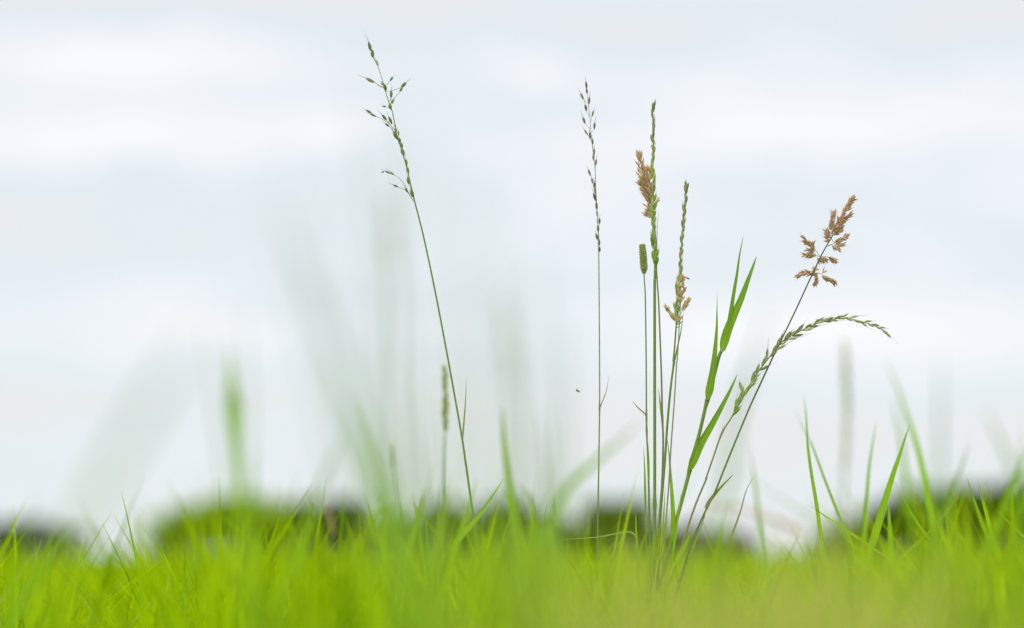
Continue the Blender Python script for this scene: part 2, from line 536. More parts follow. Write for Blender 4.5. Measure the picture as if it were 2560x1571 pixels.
def lobe(root, spec, d, Wpx, n, Lpx, wpx, mat, spread=.55, name='seed_cluster', hang=0.0, hairs=.25, stemr=.00022):
    """one branch of a soft panicle, thick with small pointed florets; spec runs base -> tip"""
    axis = smooth(path(spec, d), 6)
    mb = MB()
    mb.tube(axis, [stemr] * len(axis), 4, .5)
    N = len(axis) - 1
    W = mm(Wpx, d)
    for i in range(n):
        t = (i + random.random()) / n
        f = t * N
        k = min(N - 1, int(f))
        p = axis[k].lerp(axis[k + 1], f - k)
        tan = (axis[k + 1] - axis[k]).normalized()
        a = tan.cross(Vector((0, 1, 0))).normalized()
        b = tan.cross(a)
        th = random.uniform(0, 2 * math.pi)
        rad = (a * math.cos(th) + b * math.sin(th))
        prof = math.sin(math.pi * min(1, .18 + .80 * t)) ** .7
        r = W / 2 * prof * random.uniform(.05, .62)
        st = p + rad * r
        sp = spread * random.uniform(.4, 1.3)
        dr = (tan + rad * sp + Vector((0, 0, -hang * random.uniform(.5, 1.3)))).normalized()
        L = mm(Lpx, d) * random.uniform(.7, 1.2)
        mb.floret(st, st + dr * L, mm(wpx, d) * random.uniform(.75, 1.2), random.random(), sides=4, bend=random.uniform(-.05, .05), flat=.6)
        if random.random() < hairs:
            e = st + dr * L
            mb.tube([e, e + (dr + rad * .2) * L * .45], [.00009, .00004], 3, .9, .5, .6)
    return mb.build(name, mat, root)


def stem(root, pts, r0, r1, mat, nodes=(), rnd=.4):
    """pts run from the top down in the photo; r0 = radius at base, r1 = at the top"""
    pts = to_ground(list(pts)[::-1])
    s = smooth(pts, 6)
    n = len(s)
    rad = [r0 + (r1 - r0) * i / (n - 1) for i in range(n)]
    for i, q in enumerate(s):
        for nd in nodes:
            dd = (q - nd).length
            if dd < .006:
                rad[i] *= 1 + .45 * (1 - dd / .006)
    mb = MB()
    mb.tube(s, rad, 8, rnd)
    return mb.build('stem', mat, root)


def leaf(root, spec, d, Wpx, mat, d1=None, twist=.5, twist0=.0, fold=.22, tip=.75, rnd=.5, name='leaf', basew=.35, n=8):
    pts = smooth(path(spec, d, d1), n)
    mb = MB()
    crop = spec[0][0]
    mb.blade(pts, Wpx / CR[crop][2] * d / F, None, rnd, twist, twist0, fold, tip, basew, Wpx > 30)
    o = mb.build(name, mat, root)
    return o


def base_of(o_pts):
    g = to_ground(list(o_pts)[::-1])
    return Vector((g[0].x, g[0].y, 0))


# ================= plant A : nodding stalk leaning left
dA = 1.905
random.seed(21)
A_rach = [(590, 1430), (565, 1330), (540, 1220), (515, 1110), (485, 1010), (455, 910), (430, 830), (418, 760), (395, 650), (372, 590), (350, 520), (328, 455), (313, 390), (285, 300), (248, 220), (228, 165), (205, 95)]
A_stem = path([('A', [(590, 1430), (612, 1512)]), ('N', [(800, 400), (850, 640), (905, 930), (950, 1180), (975, 1325), (990, 1430)]), ('L2', [(1393, 450), (1425, 680), (1450, 850), (1475, 1020)])], dA, dA + .01)
A = thing('grass_stalk', base_of(A_stem), 'lone tall stalk leaning left with loose dark green seed panicle, topmost in the picture', 'grass stalk', 'sharp seed stalks')
stem(A, A_stem, .0011, .00055, M['stem'], [P(*T('N', 975, 1325), dA)])
A_rows = [(240, 215, 230, 140, 22), (222, 160, 200, 72, 18), (283, 280, 262, 228, 16), (255, 418, 170, 375, 18), (377, 405, 405, 368, 14),
          (325, 438, 305, 412, 20), (347, 485, 330, 425, 22), (386, 545, 390, 475, 18), (393, 592, 408, 550, 18), (458, 492, 482, 455, 18),
          (470, 458, 515, 412, 22), (388, 640, 372, 582, 22), (345, 615, 315, 610, 14), (228, 668, 175, 640, 14), (268, 697, 210, 672, 14),
          (353, 728, 308, 675, 18), (396, 760, 365, 690, 18), (377, 780, 332, 748, 14), (428, 780, 412, 768, 14), (430, 828, 422, 782, 16),
          (440, 885, 402, 808, 22), (452, 850, 444, 808, 12), (465, 910, 452, 868, 16), (480, 955, 462, 905, 24), (495, 1015, 470, 955, 26),
          (518, 1103, 508, 1040, 16), (533, 1165, 515, 1103, 20), (535, 1255, 522, 1188, 18), (572, 1362, 548, 1290, 24),
          (412, 1177, 372, 1145, 14), (380, 1165, 338, 1145, 12), (328, 1150, 308, 1155, 12), (525, 1322, 500, 1278, 14), (447, 1277, 398, 1255, 12)]
A_br = [[(325, 462), (290, 445), (255, 418)], [(352, 435), (377, 405)], [(386, 592), (386, 545)], [(393, 592), (420, 540), (458, 492), (470, 458)], [(372, 627), (345, 615)],
        [(418, 810), (370, 755), (320, 722), (268, 697), (228, 668)], [(412, 800), (380, 765), (353, 728)], [(412, 830), (377, 780)],
        [(592, 1425), (540, 1340), (500, 1260), (455, 1205), (412, 1177), (380, 1165), (350, 1142), (328, 1150)], [(570, 1390), (545, 1355), (525, 1322), (500, 1300), (447, 1277)]]
listed_head(A, 'A', [P(*T('A', x, y), dA) for x, y in A_rach], .00055, A_rows, [M['spk_dark'], M['spk_dark'], M['spk_olive']], dA, A_br, wk=1.12)
leaf(A, [('N', [(975, 1326), (985, 1200), (991, 1110), (992, 1022)])], dA, 9, M['stemred'], rnd=.5)

# ================= plant B : thin upright stalk
dB = 1.925
B_rach = [(303, 1400), (303, 1310), (298, 1200), (293, 1100), (285, 980), (280, 870), (276, 760), (262, 640), (245, 500), (238, 380), (225, 270), (215, 175), (205, 95)]
B_stem = path([('B', [(303, 1400), (306, 1512)]), ('I', [(277, 60), (277, 390), (272, 740), (268, 1000), (265, 1200)])], dB, dB)
B = thing('grass_stalk', base_of(B_stem), 'thin upright stalk with sparse brown spikelets standing alone between the leaning stalk and the cluster', 'grass stalk', 'sharp seed stalks')
stem(B, B_stem, .0008, .0004, M['stemthin'], [P(*T('I', 277, 395), dB)])
B_rows = [(212, 135, 203, 68, 14), (215, 175, 208, 125, 14), (187, 220, 158, 160, 16), (228, 255, 232, 190, 13), (210, 310, 197, 250, 17),
          (250, 355, 268, 298, 13), (200, 410, 177, 350, 16), (268, 455, 275, 390, 14), (222, 500, 188, 450, 12), (240, 528, 232, 465, 15),
          (260, 575, 253, 520, 14), (268, 660, 270, 595, 14), (266, 700, 262, 640, 14), (280, 740, 288, 680, 13), (242, 822, 220, 760, 15),
          (258, 880, 248, 830, 12), (272, 920, 268, 860, 14), (280, 960, 270, 900, 14), (284, 1020, 262, 945, 18), (292, 1090, 285, 1020, 16),
          (296, 1145, 290, 1080, 14), (310, 1200, 312, 1145, 14), (303, 1265, 298, 1200, 17), (296, 1325, 282, 1265, 15), (312, 1370, 308, 1310, 12), (313, 1420, 312, 1375, 16)]
listed_head(B, 'B', [P(*T('B', x, y), dB) for x, y in B_rach], .0004, B_rows, [M['spk_brown'], M['spk_brown'], M['spk_olive']], dB, awn=.7, wk=1.0)
leaf(B, [('I', [(277, 398), (300, 340), (325, 270), (343, 160)])], dB, 8, M['stempurple'], rnd=.6)

# ================= plant C : thick upright green spike
dC = 1.885
C_rach = path([('C', [(255, 1420), (252, 1340), (248, 1200), (243, 1050), (243, 900), (240, 700), (238, 560), (239, 400), (236, 250), (236, 130), (238, 95)])], dC)
C_stem = path([('C', [(255, 1420), (255, 1500)]), ('D', [(252, 900), (252, 1512)]), ('I', [(663, 400), (663, 1000), (660, 1300), (655, 1480)])], dC)
Cc = thing('grass_stalk', base_of(C_stem), 'tallest thick upright green seed spike in the middle of the cluster', 'grass stalk', 'sharp seed stalks')
stem(Cc, C_stem, .0014, .0010, M['stem'], [P(*T('I', 661, 1075), dC)])
random.seed(5)
auto_spike(Cc, C_rach, 50, 26, 6.0, lambda t: M['spk_green'] if t < .72 else M['spk_olive'], ang=.20, d=dC, awn=.5, rachr=.0008, taper=.76)
leaf(Cc, [('C', [(262, 1420), (268, 1250), (272, 1100), (278, 1010), (286, 930)])], dC + .003, 11, M['stempurple'], rnd=.6, name='flag_leaf')

# ================= plant E : tan soft head behind C
dE = 1.90
E_stem = path([('C', [(228, 880), (245, 1000), (262, 1200), (266, 1350), (268, 1440)]), ('D', [(275, 900), (285, 1050), (303, 1512)]), ('I', [(712, 250), (716, 460), (722, 620), (715, 900), (695, 1200), (690, 1400)])], dE)
E = thing('grass_stalk', base_of(E_stem), 'stalk with dense fluffy tan seed head pressed against the tallest green spike', 'grass stalk', 'sharp seed stalks')
stem(E, E_stem, .0010, .0004, M['stempurple'], [P(*T('I', 716, 470), dE)])
random.seed(8)
for sp, Wp, n in (([(222, 880), (190, 780), (165, 700), (145, 600), (122, 475)], 24, 190), ([(226, 850), (216, 720), (205, 600)], 15, 90),
                  ([(224, 880), (205, 820), (170, 770), (135, 715)], 18, 90), ([(226, 900), (215, 850), (208, 790)], 14, 50),
                  ([(226, 1000), (210, 960), (192, 905)], 11, 26), ([(230, 1005), (205, 985), (182, 972)], 8, 14), ([(245, 900), (262, 870), (272, 850)], 6, 8)):
    lobe(E, [('C', sp)], dE, Wp * 1.3, int(n * .62), 16, 4.3, M['fog_tan'], spread=.6)
leaf(E, [('I', [(717, 470), (706, 400), (698, 340), (688, 250)])], dE, 19, M['blade'], rnd=.3, twist=.4)

# ================= plant G : timothy
dG = 1.895
G_stem = path([('D', [(164, 800), (168, 880), (175, 1000), (182, 1512)]), ('I', [(605, 440), (607, 560), (615, 750), (622, 980), (625, 1150)])], dG)
G = thing('grass_stalk', base_of(G_stem), 'slim stalk with short compact cylindrical green seed head, left of the tall green spike', 'grass stalk', 'sharp seed stalks')
stem(G, G_stem, .0009, .00045, M['stemthin'], [P(*T('I', 608, 455), dG), P(*T('I', 607, 550), dG)])
ax = smooth(path([('C', [(165, 1462), (163, 1400), (157, 1310), (150, 1232)])], dG), 8)
mb = MB()
N = len(ax) - 1
for ring in range(46):
    t = ring / 45
    k = min(N - 1, int(t * N)); p = ax[k].lerp(ax[k + 1], t * N - k)
    tan = (ax[k + 1] - ax[k]).normalized()
    a = tan.cross(Vector((0, 1, 0))).normalized(); b = tan.cross(a)
    rr = mm(6.3, dG) * min(1, .35 + 4 * t) * (1 - max(0, t - .55) ** 2 * 2.0)
    for j in range(13):
        th = 2 * math.pi * (j + .5 * (ring % 2)) / 13 + random.uniform(-.1, .1)
        rad = a * math.cos(th) + b * math.sin(th)
        st = p + rad * rr * .45
        e = st + (rad * .75 + tan * .65).normalized() * mm(10.0, dG) * random.uniform(.8, 1.15) * (rr / mm(7.2, dG) * .5 + .5)
        mb.floret(st, e, mm(2.6, dG), random.random(), sides=4)
mb.tube(ax, [mm(4.5, dG)] * len(ax), 8, .3)
mb.build('seed_head', M['timothy'], G)
leaf(G, [('I', [(609, 458), (590, 430), (560, 405), (530, 375), (508, 343)])], dG, 11, M['brown'], rnd=.5, tip=.5)
leaf(G, [('I', [(622, 900), (621, 780), (615, 660), (606, 545)])], dG - .002, 13, M['blade'], rnd=.3, name='leaf_sheath', tip=.5, basew=.8)

# ================= plant D : olive spike, right of C
dD = 1.89
D_rach = path([('D', [(430, 1220), (434, 1120), (438, 1000), (441, 940), (449, 850), (460, 740), (470, 620), (480, 500), (490, 380), (496, 260), (504, 160), (511, 95)])], dD)
D_stem = path([('D', [(430, 1220), (420, 1350), (408, 1512)]), ('I', [(798, 70), (775, 250), (752, 500), (735, 750), (710, 1050), (695, 1250), (690, 1400)])], dD)
Dp = thing('grass_stalk', base_of(D_stem), 'shorter olive green seed spike standing just right of the tallest spike', 'grass stalk', 'sharp seed stalks')
stem(Dp, D_stem, .0013, .0006, M['stem'], [P(*T('I', 799, 60), dD)])
random.seed(15)
auto_spike(Dp, D_rach, 40, 27, 5.9, lambda t: M['spk_green'] if t < .35 else M['spk_olive'], ang=.18, d=dD, awn=.5, rachr=.0007, taper=.75)
leaf(Dp, [('D', [(418, 1512), (440, 1400), (462, 1300), (478, 1200), (487, 1108)])], dD + .002, 14, M['leaf'], rnd=.4, tip=.55, name='leaf')
leaf(Dp, [('I', [(785, 1330), (792, 1180), (785, 1040), (772, 850), (760, 690), (746, 575)])], dD - .003, 36, M['blade'], rnd=.35, name='leaf', tip=.8)

# ================= plant H : small straw panicle in front of D
dH = 1.88
H_stem = path([('D', [(466, 1010), (460, 1130), (453, 1240), (445, 1400), (437, 1512)]), ('I', [(815, 100), (800, 350), (778, 650), (760, 950), (740, 1200), (725, 1450)])], dH)
Hp = thing('grass_stalk', base_of(H_stem), 'thin purplish stem with small pale straw seed clusters in front of the olive spike', 'grass stalk', 'sharp seed stalks')
stem(Hp, H_stem, .0007, .00035, M['stempurple'], rnd=.8)
random.seed(31)
for sp, Wp, n in (([(462, 1060), (458, 1000), (450, 940), (444, 895)], 11, 26), ([(464, 1040), (478, 980), (490, 925)], 11, 24), ([(470, 930), (478, 880), (484, 835)], 9, 16),
                  ([(466, 870), (470, 845), (468, 828)], 5, 6), ([(478, 1112), (500, 1070), (528, 1020)], 9, 26), ([(424, 1195), (395, 1145), (352, 1084)], 11, 34),
                  ([(436, 1225), (448, 1195), (456, 1165)], 8, 12), ([(484, 830), (500, 826), (512, 834)], 3, 3)):
    lobe(Hp, [('D', sp)], dH, Wp, n, 13, 4.2, M['straw_seed'], spread=.45, hairs=.1)
mb = MB()
for sp in ([(455, 1215), (440, 1250), (424, 1195)], [(461, 1140), (478, 1112)]):
    q = smooth(path([('D', sp)], dH), 5)
    mb.tube(q, [.0002] * len(q), 4, .6)
mb.build('branch', M['stempurple'], Hp)

# ================= plant I : leafy shoot
dI = 1.89
I_stem = path([('G', [(302, 728), (280, 780), (240, 940), (205, 1060), (165, 1230), (125, 1370), (95, 1500)]), ('I', [(850, 1050), (815, 1180), (790, 1300), (740, 1480)])], dI)
Ip = thing('grass_shoot', base_of(I_stem), 'leafy green grass shoot with four broad pointed leaves and no seed head', 'grass shoot', 'sharp seed stalks')
stem(Ip, I_stem, .0016, .0013, M['stem'], [P(*T('G', 212, 1030), dI), P(*T('G', 108, 1445), dI)], rnd=.6)
leaf(Ip, [('G', [(303, 738), (312, 690), (335, 610), (372, 520), (413, 425), (452, 320), (482, 240), (507, 170)])], dI, 56, M['leaf'], rnd=.75, twist=.5, twist0=-.1, fold=.18, tip=.62, basew=.9, n=7)
leaf(Ip, [('G', [(330, 640), (350, 520), (368, 400), (388, 280), (405, 160), (429, 44)])], dI + .004, 28, M['leaf'], rnd=.35, twist=.5, fold=.25, tip=.7, n=7)
leaf(Ip, [('G', [(214, 1028), (228, 950), (243, 860), (252, 780), (260, 690), (267, 590), (269, 480), (272, 365)])], dI - .003, 52, M['leaf'], rnd=.75, twist=.8, twist0=.0, fold=.2, tip=1.15, n=7)
leaf(Ip, [('G', [(108, 1450), (132, 1385), (175, 1290), (235, 1185), (290, 1085), (345, 980), (394, 874)])], dI - .004, 52, M['leaf'], rnd=.7, twist=.4, fold=.18, tip=.66, n=7)
mb = MB()
for x, y in ((303, 738), (214, 1028)):
    c = P(*T('G', x, y), dI - .001)
    mb.tube([c - Vector((.0021, 0, .0003)), c + Vector((0, -.0015, -.0006)), c + Vector((.0019, 0, .0004))], [.00035, .0006, .0003], 5, .8)
mb.build('leaf_collar', M['paleblade'], Ip)

# ================= plant J : right fluffy panicle
dJ = 1.895
J_stem = path([('E', [(508, 402), (485, 440), (450, 500), (390, 610), (300, 800), (180, 1060), (60, 1310)]), ('H', [(800, 500), (600, 930), (480, 1190), (345, 1512)]), ('L3', [(1640, 400), (1560, 600), (1520, 680), (1450, 830), (1390, 980), (1330, 1180), (1290, 1300), (1255, 1480)])], dJ, dJ - .02)
J = thing('grass_stalk', base_of(J_stem), 'long straight stem leaning right with open pinkish-tan fluffy seed panicle at its top', 'grass stalk', 'sharp seed stalks')
stem(J, J_stem, .0010, .00045, M['stemdark'], [P(*T('L3', 1510, 700), dJ - .01)])
random.seed(44)
for sp, Wp, n, hg in (([(505, 410), (540, 340), (570, 280), (610, 200), (650, 140), (678, 100)], 14, 110, 0), ([(520, 375), (560, 325), (600, 285), (648, 238)], 10, 48, 0),
                      ([(490, 420), (484, 350), (495, 290), (510, 220)], 12, 55, 0), ([(480, 450), (462, 420), (448, 385)], 9, 18, 0), ([(478, 470), (460, 455), (446, 440)], 8, 10, .2),
                      ([(515, 480), (545, 465), (585, 445), (628, 430)], 8, 26, .1), ([(510, 505), (545, 500), (598, 492)], 6, 14, .1), ([(495, 505), (515, 525), (550, 535)], 8, 14, .3),
                      ([(510, 420), (545, 395), (575, 360)], 9, 20, 0),
                      ([(338, 545), (315, 510), (285, 480), (248, 450)], 13, 44, .15), ([(352, 600), (310, 592), (262, 585)], 9, 28, .4), ([(345, 560), (320, 555), (280, 540)], 9, 18, .3),
                      ([(360, 612), (385, 622), (435, 618)], 12, 40, 1.1), ([(460, 612), (485, 618), (515, 632)], 9, 24, .7), ([(335, 530), (333, 505), (332, 492)], 4, 5, 0),
                      ([(370, 750), (310, 745), (250, 745), (195, 765)], 11, 62, .5), ([(360, 765), (352, 800), (348, 830)], 8, 20, .5),
                      ([(405, 765), (450, 785), (490, 800), (518, 828)], 11, 52, .9), ([(402, 752), (412, 742), (420, 735)], 3, 3, 0), ([(340, 745), (345, 730), (352, 722)], 6, 7, 0)):
    lobe(J, [('E', sp)], dJ, Wp * 1.2, int(n * .85), 14.5, 3.8, M['fog_pink'], spread=.62, hang=hg, hairs=.2)
mb = MB()
for sp in ([(485, 440), (500, 470), (515, 480)], [(450, 515), (490, 497), (520, 484)], [(455, 510), (480, 500), (500, 508)], [(390, 605), (365, 575), (338, 530)],
           [(392, 608), (372, 600), (350, 598)], [(392, 610), (430, 603), (462, 612)], [(325, 760), (365, 748), (405, 762)], [(325, 760), (350, 765)], [(330, 755), (340, 740)]):
    q = smooth(path([('E', sp)], dJ), 5)
    mb.tube(q, [.00022] * len(q), 4, .6)
mb.build('branch', M['stemthin'], J)
leaf(J, [('L3', [(1497, 718), (1512, 680), (1545, 635), (1600, 572), (1680, 490)])], dJ - .012, 26, M['stempurple'], rnd=.1, tip=.6, basew=.8)
leaf(J, [('L3', [(1255, 1480), (1300, 1290), (1345, 1150), (1385, 1040), (1420, 950), (1470, 820), (1500, 720)])], dJ - .018, 20, M['blade'], rnd=.2, name='leaf_sheath', tip=.4)

# ================= plant F : arching spike
dF = 1.885
F_rach = path([('H', [(235, 1350), (300, 1230), (380, 1100), (420, 1000), (500, 880), (600, 730), (700, 600), (800, 470), (870, 385), (950, 330), (1050, 275), (1150, 222), (1300, 155), (1440, 118)]), ('E', [(420, 1172), (500, 1155), (600, 1142), (700, 1160), (800, 1188), (900, 1225), (985, 1275)])], dF, dF - .02)
F_stem = path([('H', [(235, 1350)]), ('G', [(300, 1230), (250, 1370), (205, 1500)]), ('L3', [(1500, 520), (1440, 660), (1390, 800), (1340, 960)])], dF)
Fp = thing('grass_stalk', base_of(F_stem), 'stalk whose long green seed spike arches over and droops, crossing the straight stem', 'grass stalk', 'sharp seed stalks')
stem(Fp, F_stem, .0009, .0006, M['stempurple'], [P(*T('G', 300, 1235), dF)])
random.seed(62)
auto_spike(Fp, F_rach, 60, 29, 5.4, lambda t: M['spk_green'] if t < .2 else (M['spk_pale'] if random.random() < .75 else M['spk_olive']), ang=.34, d=dF, awn=.9, rachr=.0006, taper=.85, off=.7)
leaf(Fp, [('G', [(300, 1238), (304, 1205), (301, 1176)])], dF, 5, M['brown'], rnd=.6)

# ================= smaller stalks with heads, out of focus
def soft_stalk(label, headspec, stemspec, d, Wpx, n, mat, stemr=.0008, Lpx=11, wpx=4.2, smat='stem', group='blurred seed stalks', spread=.45):
    sp = path(stemspec, d)
    r = thing('grass_stalk', base_of(sp), label, 'grass stalk', group)
    stem(r, sp, stemr * 1.25, stemr * .7, M[smat])
    k = F / d / (F / FOCUS)
    lobe(r, headspec, d, Wpx, n, Lpx * k, wpx * k, M[mat], spread=spread, name='seed_head', hairs=0)
    return r


random.seed(77)
soft_stalk('small slim seed head on a short stem, left of the leaning stalk foot', [('L2', [(903, 465), (900, 400), (896, 305)])],
           [('L2', [(903, 465), (918, 580), (940, 720), (962, 900), (970, 1010)])], 2.5, 7, 90, 'timothy', .0012)
soft_stalk('slightly blurred dense green spike beside the lower stem of the leaning stalk', [('N', [(893, 1290), (893, 1180), (893, 1080), (890, 985)])],
           [('N', [(893, 1290), (888, 1400)]), ('L2', [(1245, 420), (1240, 700)])], 1.62, 18, 150, 'timothy', .0008)
soft_stalk('grey-green blurred spike on a thick stem standing alone near the right side', [('T', [(2112, 1180), (2118, 1050), (2115, 950), (2112, 862)])],
           [('T', [(2112, 1180), (2108, 1250), (2105, 1330)])], 1.27, 11, 120, 'timothy', .0008)
soft_stalk('very blurred grey-green seed head high behind the leaning stalk', [('T', [(985, 700), (978, 620), (975, 500)])],
           [('T', [(985, 700), (992, 900), (1000, 1150), (1005, 1350)])], .86, 20, 45, 'timothy', .0010)
soft_stalk('very blurred green head midway between leaning and thin upright stalks', [('T', [(1290, 980), (1275, 880), (1262, 760)])],
           [('T', [(1290, 980), (1300, 1150), (1305, 1350)])], .84, 24, 50, 'timothy', .0012)
soft_stalk('pinkish-brown blurred seed head low against the dark trees', [('T', [(835, 1340), (826, 1300), (818, 1262)])],
           [('T', [(835, 1340), (842, 1420), (845, 1500)])], 2.75, 20, 90, 'fog_pink', .0009)
soft_stalk('faint blurred arching dry seed head low beside the arching stalk foot', [('T', [(1760, 1262), (1850, 1272), (1930, 1300), (2010, 1330)])],
           [('T', [(1760, 1262), (1735, 1290), (1720, 1400)])], 1.22, 14, 60, 'fog_tan', .0006, smat='stemthin')

# ================= single blades
def blade(label, spec, Wpx, d, mat='blade', d1=None, group='sharp grass blades', twist=.6, rnd=None, tip=.75, name='grass_shoot', fold=.22, basew=.6):
    pts = path(spec, d, d1)
    L = sum((pts[i + 1] - pts[i]).length for i in range(len(pts) - 1))
    full = smooth(to_ground(pts), 6)
    mb = MB()
    s = CR[spec[0][0]][2]
    mb.blade(full, Wpx / s * (d1 or d) / F, L, random.random() if rnd is None else rnd, random.uniform(-1, 1) * twist, random.uniform(-.3, .3), fold, tip, basew)
    o = mb.build(name, M[mat], None)
    # base of the blade as the origin
    b = Vector((full[0].x, full[0].y, 0))
    o.data.transform(Matrix.Translation(-b))
    o.location = b
    tag(o, label, 'grass blade', group)
    return o


random.seed(90)
S = 'sharp grass blades'
blade('sharp curved blade in the bottom left corner with a fine reddish tip', [('L1', [(65, 1500), (120, 1350), (190, 1180), (240, 1030), (275, 915)])], 30, 1.80, rnd=.5)
blade('sharp narrow blade rising alone above the low turf dip on the left', [('L1', [(955, 1512), (932, 1220), (905, 1060), (870, 900), (835, 740), (800, 597)])], 24, 1.90, rnd=.3)
blade('short upright blade low in the turf, right of the corner blade', [('L1', [(485, 1512), (472, 1380), (460, 1260)])], 17, 1.84, rnd=.8)
blade('soft upright blade with blunt tip in the green mound', [('L1', [(1600, 1400), (1565, 1150), (1560, 950), (1572, 805)])], 24, 1.76, rnd=.9)
blade('thin yellowish blade bending left in front of the green mound', [('L1', [(1212, 1270), (1195, 1150), (1178, 1080), (1155, 1022)])], 11, 1.9, rnd=1)
blade('hair-thin upright blade at the top of the green mound', [('L1', [(1285, 1050), (1282, 900), (1280, 760)])], 9, 1.86, rnd=.7)
blade('long dim blade leaning right at the foot of the green mound', [('L1', [(1120, 1512), (1170, 1380), (1240, 1200), (1320, 1020), (1345, 950)])], 22, 1.8, rnd=.1)
blade('tiny upright blade low beside the dim leaning blade', [('L1', [(1137, 1500), (1138, 1350), (1137, 1195)])], 12, 1.87, rnd=.7)
blade('yellow-tipped stub of grass at the bottom edge under the lone left blade', [('L1', [(796, 1512), (793, 1440), (785, 1365)])], 16, 1.92, rnd=1)
blade('pair half leaning right crossing low in the turf near the lone left blade', [('L1', [(975, 1500), (1040, 1380), (1110, 1210)])], 12, 1.95, rnd=.8)
blade('thin blade leaning left crossing low in the turf near the lone left blade', [('L1', [(1090, 1500), (1040, 1390), (972, 1282)])], 11, 1.95, rnd=.9)
blade('broad light green blade leaning left, left of the small slim seed head', [('L2', [(880, 1120), (830, 985), (780, 870), (722, 752)])], 38, 1.78, rnd=.5)
blade('broad soft blade with sharp point between slim seed head and leaning stalk', [('L2', [(1010, 1050), (1055, 850), (1085, 720), (1112, 600)])], 42, 1.66, rnd=.7)
blade('slender blade just right of the broad soft pointed blade', [('L2', [(1145, 1120), (1132, 900), (1115, 620)])], 11, 1.9, rnd=.6)
blade('long blade leaning right that crosses the lower end of the leaning stalk', [('L2', [(1265, 1020), (1380, 880), (1460, 790), (1540, 680), (1645, 515)])], 42, 1.82, rnd=.4)
blade('curved darker green fine blade near the bottom edge under the dark trees', [('L2', [(465, 1500), (480, 1400), (515, 1260), (562, 1143)])], 22, 1.88, rnd=.2)
blade('bluish hair-thin blade at the bottom beside the curved fine blade', [('L2', [(368, 1420), (372, 1320), (379, 1238)])], 8, 1.89, 'leaf')
blade('short pale blade at the bottom left of the dark trees', [('L2', [(100, 1490), (120, 1380), (152, 1273)])], 14, 1.89, rnd=.8)
blade('short yellow-green spear at the bottom beside the short pale blade', [('L2', [(180, 1512), (190, 1410), (196, 1310)])], 14, 1.89, rnd=1)
blade('narrow upright blade low in the turf left of the bluish hair-thin one', [('L2', [(262, 1400), (255, 1300), (246, 1180)])], 11, 1.83, rnd=.8)
blade('thin golden blade leaning right at the foot of the leaning stalk', [('L2', [(1355, 1280), (1400, 1130), (1457, 983)])], 11, 1.89, 'straw', rnd=.1)
blade('second fine blade leaning right, just under the golden one', [('L2', [(1350, 1320), (1375, 1230), (1417, 1148)])], 9, 1.88, rnd=.8)
blade('small upright spear left of the golden blade', [('L2', [(1357, 1340), (1360, 1230), (1353, 1108)])], 15, 1.87, rnd=.7)
blade('tall slender spear right of the leaning stalk foot', [('L2', [(1520, 1320), (1522, 1150), (1518, 1040), (1510, 883)])], 15, 1.87, rnd=.9)
blade('orange-brown dying blade tip right of the tall slender spear', [('L2', [(1618, 1400), (1615, 1200), (1608, 1090), (1598, 1018)])], 14, 1.9, 'brown', rnd=.6)
blade('short blade lying left, pointing out of the turf under the dark trees', [('L2', [(850, 1220), (790, 1165), (740, 1140), (690, 1113)])], 20, 1.86, rnd=.4)
blade('faint blurred blade leaning left out of the turf before the dark trees', [('L2', [(300, 1150), (255, 920), (190, 715)])], 36, 1.5, rnd=.5, group='blurred grass blades')
blade('faint blurred blade leaning right out of the turf before the dark trees', [('L2', [(290, 1010), (340, 860), (390, 720)])], 40, 1.45, rnd=.7, group='blurred grass blades')
blade('blurred upright spear rising into the sky in the middle of the turf', [('L2', [(1730, 1000), (1700, 760), (1668, 500), (1640, 250), (1628, 40)])], 62, 1.50, rnd=.6, group='blurred grass blades', tip=.6)
blade('soft blade behind the leaning stalk, left of its foot', [('L2', [(1190, 1000), (1230, 760), (1285, 480)])], 30, 1.5, rnd=.6, group='blurred grass blades')
blade('soft blade between the leaning stalk foot and the long crossing blade', [('L2', [(1320, 1000), (1390, 780), (1430, 650), (1470, 500)])], 30, 1.6, rnd=.7, group='blurred grass blades')
blade('fine pale grass lying almost level in the turf, joining an upright sheath', [('L3', [(1044, 1060), (1040, 960), (1024, 893), (980, 873), (900, 885), (780, 908), (640, 918), (490, 930)])], 12, 1.88, 'paleblade', rnd=.2)
blade('upright leaf sheath from which the level pale grass bends away', [('L3', [(1040, 1020), (1034, 880), (1030, 730)])], 18, 1.88, rnd=.6)
blade('golden thin blade leaning right under the level pale grass', [('L3', [(835, 1110), (880, 1010), (955, 900)])], 9, 1.89, 'straw', rnd=.1)
blade('narrow blade left of the compact green seed head stem, at the cluster foot', [('I', [(596, 1010), (593, 850), (590, 760), (584, 662)])], 16, 1.89, 'leaf', rnd=.6)
blade('thin spear between the olive spike stem and the leafy shoot at the cluster foot', [('L3', [(1285, 960), (1310, 780), (1331, 622)])], 16, 1.88, rnd=.5)
blade('slim blade at the right side of the olive spike foot', [('L3', [(1195, 980), (1215, 780), (1228, 548)])], 14, 1.9, rnd=.4)
blade('dry curled brown leaf remnant hanging at the cluster foot', [('L3', [(1172, 1105), (1180, 1050), (1206, 1015), (1212, 960), (1204, 880)])], 11, 1.87, 'straw', rnd=.9, name='dry_leaf')
blade('small bright blade under the leafy shoot', [('L3', [(1330, 1010), (1370, 930), (1400, 870)])], 30, 1.75, rnd=.9)
blade('pale thin blade leaning right low under the level grass', [('L3', [(745, 1420), (765, 1270), (802, 1178)])], 11, 1.87, 'paleblade', rnd=.2)
blade('dim curved blade low and left under the level grass', [('L3', [(340, 1380), (300, 1250), (235, 1130)])], 14, 1.9, rnd=.3)
